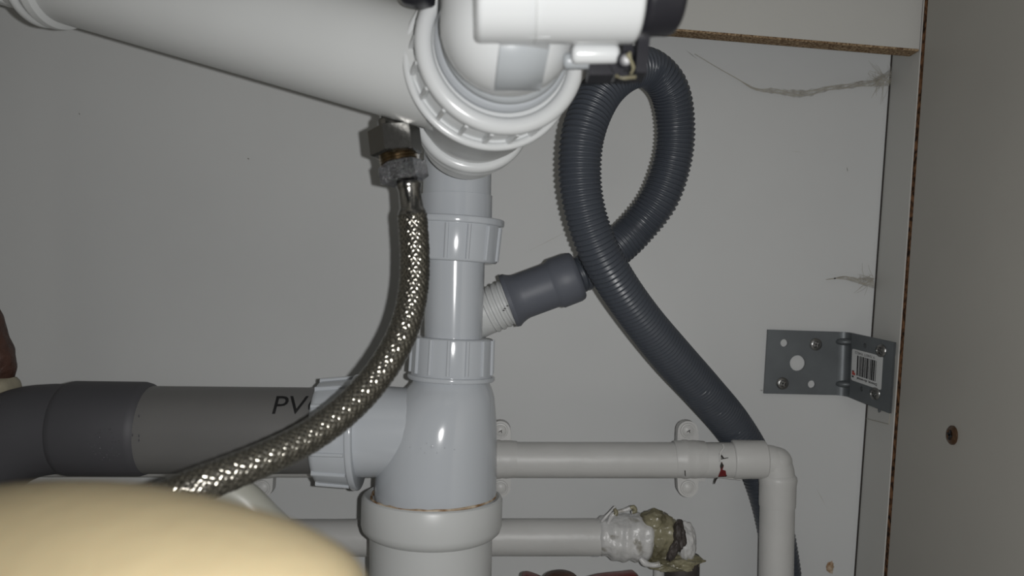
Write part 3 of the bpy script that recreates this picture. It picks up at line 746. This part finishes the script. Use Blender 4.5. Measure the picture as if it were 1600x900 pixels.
# bend
n = 10; vs_ = []
for j in range(n + 1):
    t = j / n
    for (pa, pb, pc) in ((W1(1311, 518.5), W1(1326, 519), e0), (W1(1307, 617.5), W1(1322, 619), e0b)):
        f_ = pa * (1 - t) ** 2 + pb * 2 * t * (1 - t) + pc * t * t; vs_.append(f_)
        vs_.append(f_ + (FW * (1 - t) + nr * t).normalized() * tp)
g.add(vs_, [x for j in range(n) for x in ((4 * j, 4 * j + 4, 4 * j + 6, 4 * j + 2), (4 * j + 1, 4 * j + 3, 4 * j + 7, 4 * j + 5), (4 * j, 4 * j + 1, 4 * j + 5, 4 * j + 4), (4 * j + 2, 4 * j + 6, 4 * j + 7, 4 * j + 3))])
# two pressed gussets
for yy in (534, 600):
    blob(g, P(1320, yy, D - .0035), (RX * .0050 - FW * .0018, UP * .0022, (FW * .0035 + RX * .001)), .03, 1, 1, 4)
g.build('bent_plate', 'galv', a_, sharp=30)
def bscrew(c, ax, r, parent, nm='screw'):
    g = G(); ax = ax.normalized()
    lathe(g, c, c + ax, [(-.004, r * .4), (0, r * .4), (0, r), (.0005, r), (.0010, r * .85), (.0013, r * .58), (.0010, r * .50), (.0002, r * .42), (0.0002, 0)], 28)
    _, u, v = basis(ax)
    for i in range(2):
        a = PI / 2 * i + .5; box(g, c + ax * .0006, (u * math.cos(a) + v * math.sin(a)) * r * .5, (v * math.cos(a) - u * math.sin(a)) * r * .12, ax * .0004, smooth=False)
    o = g.build(nm, 'screwsteel', parent); return o
bscrew(P(1274.5, 538, D - tp), -FW, R(9.5, D), a_); bscrew(P(1222.5, 599, D - tp), -FW, R(9.5, D), a_)
bscrew(W2(.72, .16), -nr, R(9.5, D), a_); bscrew(W2(.64, .80), -nr, R(9.5, D), a_)
# bar code sticker, standing on its head
def WL(x, y): return W2(x, y) - nr * .00018
g = G(); g.smooth = False
lx0, lx1 = .03, .78; ly0a, ly1a = .235, .72
def LB(x, y): return WL(lx0 + (lx1 - lx0) * x, ly0a + (ly1a - ly0a) * y)
poly = []
for cx, cy_, a0 in ((.06, .05, PI), (.94, .05, 1.5 * PI), (.94, .95, 0), (.06, .95, .5 * PI)):
    poly += [(cx + .06 * math.cos(a0 + PI / 2 * i / 4), cy_ + .05 * math.sin(a0 + PI / 2 * i / 4)) for i in range(5)]
plate(g, poly, [], LB, nr, .0001); lb = g.build('barcode_sticker', 'paper', a_)
lb['label'] = 'white sticker with an upside-down bar code and a small red mark'
g = G(); g.smooth = False
def LQ(x0, y0, x1, y1, mi=0): 
    v4 = [LB(x, y) - nr * .00008 for x, y in ((x0, y0), (x1, y0), (x1, y1), (x0, y1))]; g.add(v4, [(0, 1, 2, 3)], mi, False)
x = .18; random.seed(11)
bars = [.045, .02, .03, .02, .045, .025, .02, .05, .02, .03, .05, .045, .02, .05, .02, .03, .02]
gaps = [.022, .012, .012, .012, .015, .012, .012, .014, .024, .012, .012, .02, .012, .012, .012, .018, .012]
for bw, gp in zip(bars, gaps):
    gp *= 1.15
    if x + bw > .86: break
    LQ(x, .17 + .01 * x, x + bw, .80); x += bw + gp
g.build('bar_code', 'ink', lb)
def ltext(s, x0, y0, x1, y1, m, bold=0.0, nm='print'):
    v2, f2 = text2d(s, 0, bold); g = G(); g.smooth = False      # rotated half a turn
    g.add([LB(x1 - (x1 - x0) * a, y0 + (y1 - y0) * b) - nr * .0001 for a, b in v2], f2, None, False); g.build(nm, m, lb)
ltext('9 704077 704022', .10, .055, .74, .135, 'ink', 0, 'barcode_digits')
ltext('Doorst. do-wotel', .20, .845, .86, .925, 'ink', .03, 'caption')
g = G(); g.smooth = False; LQ(.03, .70, .10, .82, 0); LQ(.10, .74, .14, .82, 0); g.build('red_mark', 'redprint', lb)
g = G(); g.smooth = False; LQ(.03, .84, .09, .90); LQ(.03, .68, .10, .705); g.build('black_mark', 'ink', lb)
# faint film edge beside the bracket
g = G()
for p, q in (((1337, 650), (1389, 663)), ((1389, 663), (1399, 556)), ((1399, 556), (1392, 553))):
    a, b = PX(*p, XS - .0003), PX(*q, XS - .0003); lathe(g, a, b, [(0, .00022), ((b - a).length, .00022)], 8)
g.build('clear_film_edge', 'cobweb', a_)
g = G(); blob(g, PX(1374, 640, XS - .001), (UP * .0018, FW * .001, RX * .0008), .3, 2, 2, 3); g.build('screw_burr', 'galv', a_)

# brown screw in the cabinet side
c = PX(1489, 680, XS); r = .0048
s_ = root('panel_screw', 'small brown screw head sunk in the right-hand cabinet side', 'screw', c)
g = G(); lathe(g, c, c - Vector((1, 0, 0)), [(0, r), (.0008, r), (.0016, r * .82), (.0018, r * .6), (.0008, r * .3), (.0006, 0)], 36)
g.build('screw_head', 'brown', s_)
g = G(); g.smooth = False; q = c - Vector((.00165, 0, 0)); box(g, q, Vector((.0003, 0, 0)), Vector((0, r * .5, r * .1)), Vector((0, -.0003, .0006)) * .8); box(g, q, Vector((.0003, 0, 0)), Vector((0, -r * .1, r * .5)), Vector((0, .0006, .0002)))
g.build('cross_slot', 'ink', s_)

# ================================================================= COBWEBS
def cobweb(name, label, spine, root_px, nroot, seed):
    random.seed(seed)
    c0 = P(*spine[0][:2], D - .004)
    g = G(); k = D / F
    # thick dusty spine made of several twisted threads
    for j in range(9):
        ph = random.random() * 6
        pts_ = [(P(x, y + hw * .8 * math.sin(ph + i * 1.7), D - .002 - hw * .0003 * (1 + math.cos(ph + i))), .00016) for i, (x, y, hw) in enumerate(spine)]
        tube(g, [(p, .00010 + .00010 * abs(noise.noise(p * 900))) for p, r in spline(pts_, .0012)], 5)
    for j in range(nroot):     # fan of fine threads at the corner
        x, y = root_px; a = random.uniform(-2.7, 2.7); L = random.uniform(10, 38) * (1 if abs(a) < 2 else .6)
        x0, y0 = x - random.uniform(0, 22), y + random.uniform(-7, 7)
        x1, y1 = x0 - abs(L * math.cos(a)), y0 - L * math.sin(a)
        tube(g, spline([(P(x0, y0, D - .002), .00010), (P((x0 + x1) / 2 + random.uniform(-3, 3), (y0 + y1) / 2 + random.uniform(-3, 3), D - .002), .00009), (P(x1, y1, D - .0005), .00005)], .002), 4)
    rt = g.build(name, 'cobweb'); rt['label'] = label; rt['category'] = 'cobweb'
    g = G(); top = []; bot = []                          # translucent veil along the spine
    sp_ = spline([(Vector((x, y, 0)), hw) for x, y, hw in spine], 3.0)
    for p, hw in sp_:
        e = hw * (1 + .5 * noise.noise(Vector((p.x * .11, seed, 0)))); top.append(P(p.x, p.y - e, D - .0024)); bot.append(P(p.x, p.y + e, D - .0018))
    n = len(top); g.add(top + bot, [(i, i + 1, n + i + 1, n + i) for i in range(n - 1)]); g.build('dust_veil', 'veil', rt)
    return rt
cobweb('cobweb', 'wispy grey cobweb trailing left from the wall corner below the rail', [(1393, 121, 13), (1380, 125, 9), (1365, 130, 6), (1345, 131, 5), (1320, 135, 4), (1295, 138, 4), (1265, 145, 5), (1240, 146, 6), (1210, 142, 4), (1180, 139, 2), (1150, 122, .6), (1120, 105, .4), (1085, 84, .3)], (1391, 124), 46, 3)
cobweb('cobweb', 'small cobweb with a dark speck on the wall corner above the steel bracket', [(1366, 442, 9), (1350, 440, 6), (1335, 437, 4), (1320, 434, 3), (1304, 435, 1.0), (1290, 437, .4)], (1366, 436), 26, 9)
wb2 = [o for o in bpy.data.objects if o.name.startswith('cobweb') and 'speck' in o.get('label', '')][0]
g = G(); blob(g, P(1304.5, 435, D - .003), (RX * .0006, UP * .0005, FW * .0005), .2, 2, 2, 2); g.build('dark_speck', 'ink', wb2)

# ================================================================= THINGS AT THE LEFT AND BOTTOM
q_ = root('rusty_pipe_end', 'dark rusty brown fitting at the left edge above the grey pipe elbow', 'fitting', P(-20, 560, .47))
g = G(); k = .47 / F
def lump2(a, s): return 1 + .12 * noise.fractal(Vector((s * 60, math.cos(a), math.sin(a))), 1, 2, 3)
tube(g, spline([(P(-30, 455, .47), 10 * k), (P(-28, 490, .47), 26 * k), (P(-24, 520, .47), 31 * k), (P(-22, 545, .47), 38 * k), (P(-21, 575, .47), 39 * k), (P(-22, 600, .47), 36 * k), (P(-24, 640, .47), 30 * k)], .001), 40, rf=lump2)
g.build('rusty_sleeve', 'rust', q_)
g = G(); tube(g, spline([(P(-22, 595, .47), 30 * k), (P(-21, 600, .47), 43 * k), (P(-20, 615, .47), 45 * k), (P(-22, 632, .47), 42 * k), (P(-24, 650, .47), 30 * k)], .001), 40, rf=lump2); g.build('putty_collar', 'putty', q_)
g = G(); lathe(g, P(-24, 630, .475), P(-60, 1330, .475), [(0, 24 * k), (.24, 24 * k)], 32); lathe(g, P(-28, 500, .475), P(-30, -300, .475), [(0, 14 * k), (.26, 14 * k)], 32); g.build('pipe', 'rust', q_)

e_ = root('cream_hose', 'pale cream smooth hose bending down between the braided hose and the hand', 'hose', P(374, 776, .345))
g = G(); tube(g, spline([(P(60, 900, .35), .0078), (P(150, 845, .35), .0078), (P(230, 800, .35), .0078), (P(305, 772, .35), .0078), (P(345, 765, .35), .0078), (P(376, 779, .35), .0078), (P(410, 812, .35), .0078), (P(441, 844, .35), .0078), (P(500, 925, .35), .0078), (P(560, 1040, .36), .0078), (P(600, 1200, .37), .0078), (P(610, 1600, .37), .0078)], .002), 40)
g.build('smooth_tube', 'cream', e_)

# ---------------------------------------------------------------- the hand in the foreground
hd = root('person', 'bare hand of a person reaching in from lower left, overexposed and out of focus', 'person', P(200, 1100, .16))
def skinned(name, joints, edges, mats, parent, subdiv=2):
    c = wloc(parent); me = bpy.data.meshes.new(name)
    me.from_pydata([tuple(j[0] - c) for j in joints], edges, [])
    o = bpy.data.objects.new(name, me); col.objects.link(o)
    md = o.modifiers.new('skin', 'SKIN'); md.use_smooth_shade = True
    if not me.skin_vertices: me.attributes  # the modifier makes the layer
    bm = bmesh.new(); bm.from_mesh(me); ly = bm.verts.layers.skin.verify(); bm.verts.ensure_lookup_table()
    for i, j in enumerate(joints): bm.verts[i][ly].radius = (j[1], j[1]); bm.verts[i][ly].use_root = (i == 0)
    bm.to_mesh(me); bm.free()
    sb = o.modifiers.new('sub', 'SUBSURF'); sb.levels = subdiv; sb.render_levels = subdiv
    dg = bpy.context.evaluated_depsgraph_get(); dg.update()
    m2 = bpy.data.meshes.new_from_object(o.evaluated_get(dg)); m2.name = name
    bpy.data.objects.remove(o)
    m2.materials.clear(); m2.materials.append(M[mats])
    for p in m2.polygons: p.use_smooth = True
    ob = bpy.data.objects.new(name, m2); col.objects.link(ob); ob.parent = parent
    return ob
hdp = .150
J = [  # forearm, wrist, back of the hand
    (P(-950, 1300, .24), .031), (P(-480, 1130, .215), .0300), (P(-150, 985, .188), .0315), (P(90, 983, .165), .0325), (P(290, 1016, .152), .0292), (P(445, 1050, .146), .0260), (P(560, 1090, .146), .0195)]
E = [(i, i + 1) for i in range(6)]
skinned('hand_and_forearm', J, E, 'skin', hd, 3)
# fingers: knuckle, two bends, tip; the index shows along the top edge
fing = [
    [(P(330, 985, .145), .0125), (P(450, 1000, .145), .0110), (P(560, 1065, .145), .0096), (P(610, 1170, .147), .0085), (P(600, 1240, .149), .0068)],
    [(P(330, 1040, .160), .0120), (P(470, 1075, .161), .0105), (P(575, 1150, .162), .0092), (P(600, 1260, .163), .0080), (P(580, 1330, .164), .0064)],
    [(P(320, 1060, .178), .0115), (P(450, 1110, .179), .0100), (P(545, 1190, .179), .0088), (P(565, 1290, .179), .0078), (P(545, 1350, .179), .0062)],
    [(P(290, 1070, .193), .0100), (P(400, 1130, .194), .0088), (P(475, 1200, .194), .0078), (P(490, 1280, .193), .0070), (P(475, 1325, .192), .0056)],
    [(P(60, 1060, .138), .0150), (P(190, 1150, .130), .0125), (P(330, 1215, .127), .0108), (P(450, 1240, .127), .0098), (P(515, 1245, .128), .0078)]]
for i, f in enumerate(fing):
    skinned('thumb' if i == 4 else 'finger', f, [(a, a + 1) for a in range(4)], 'skin', hd, 2)
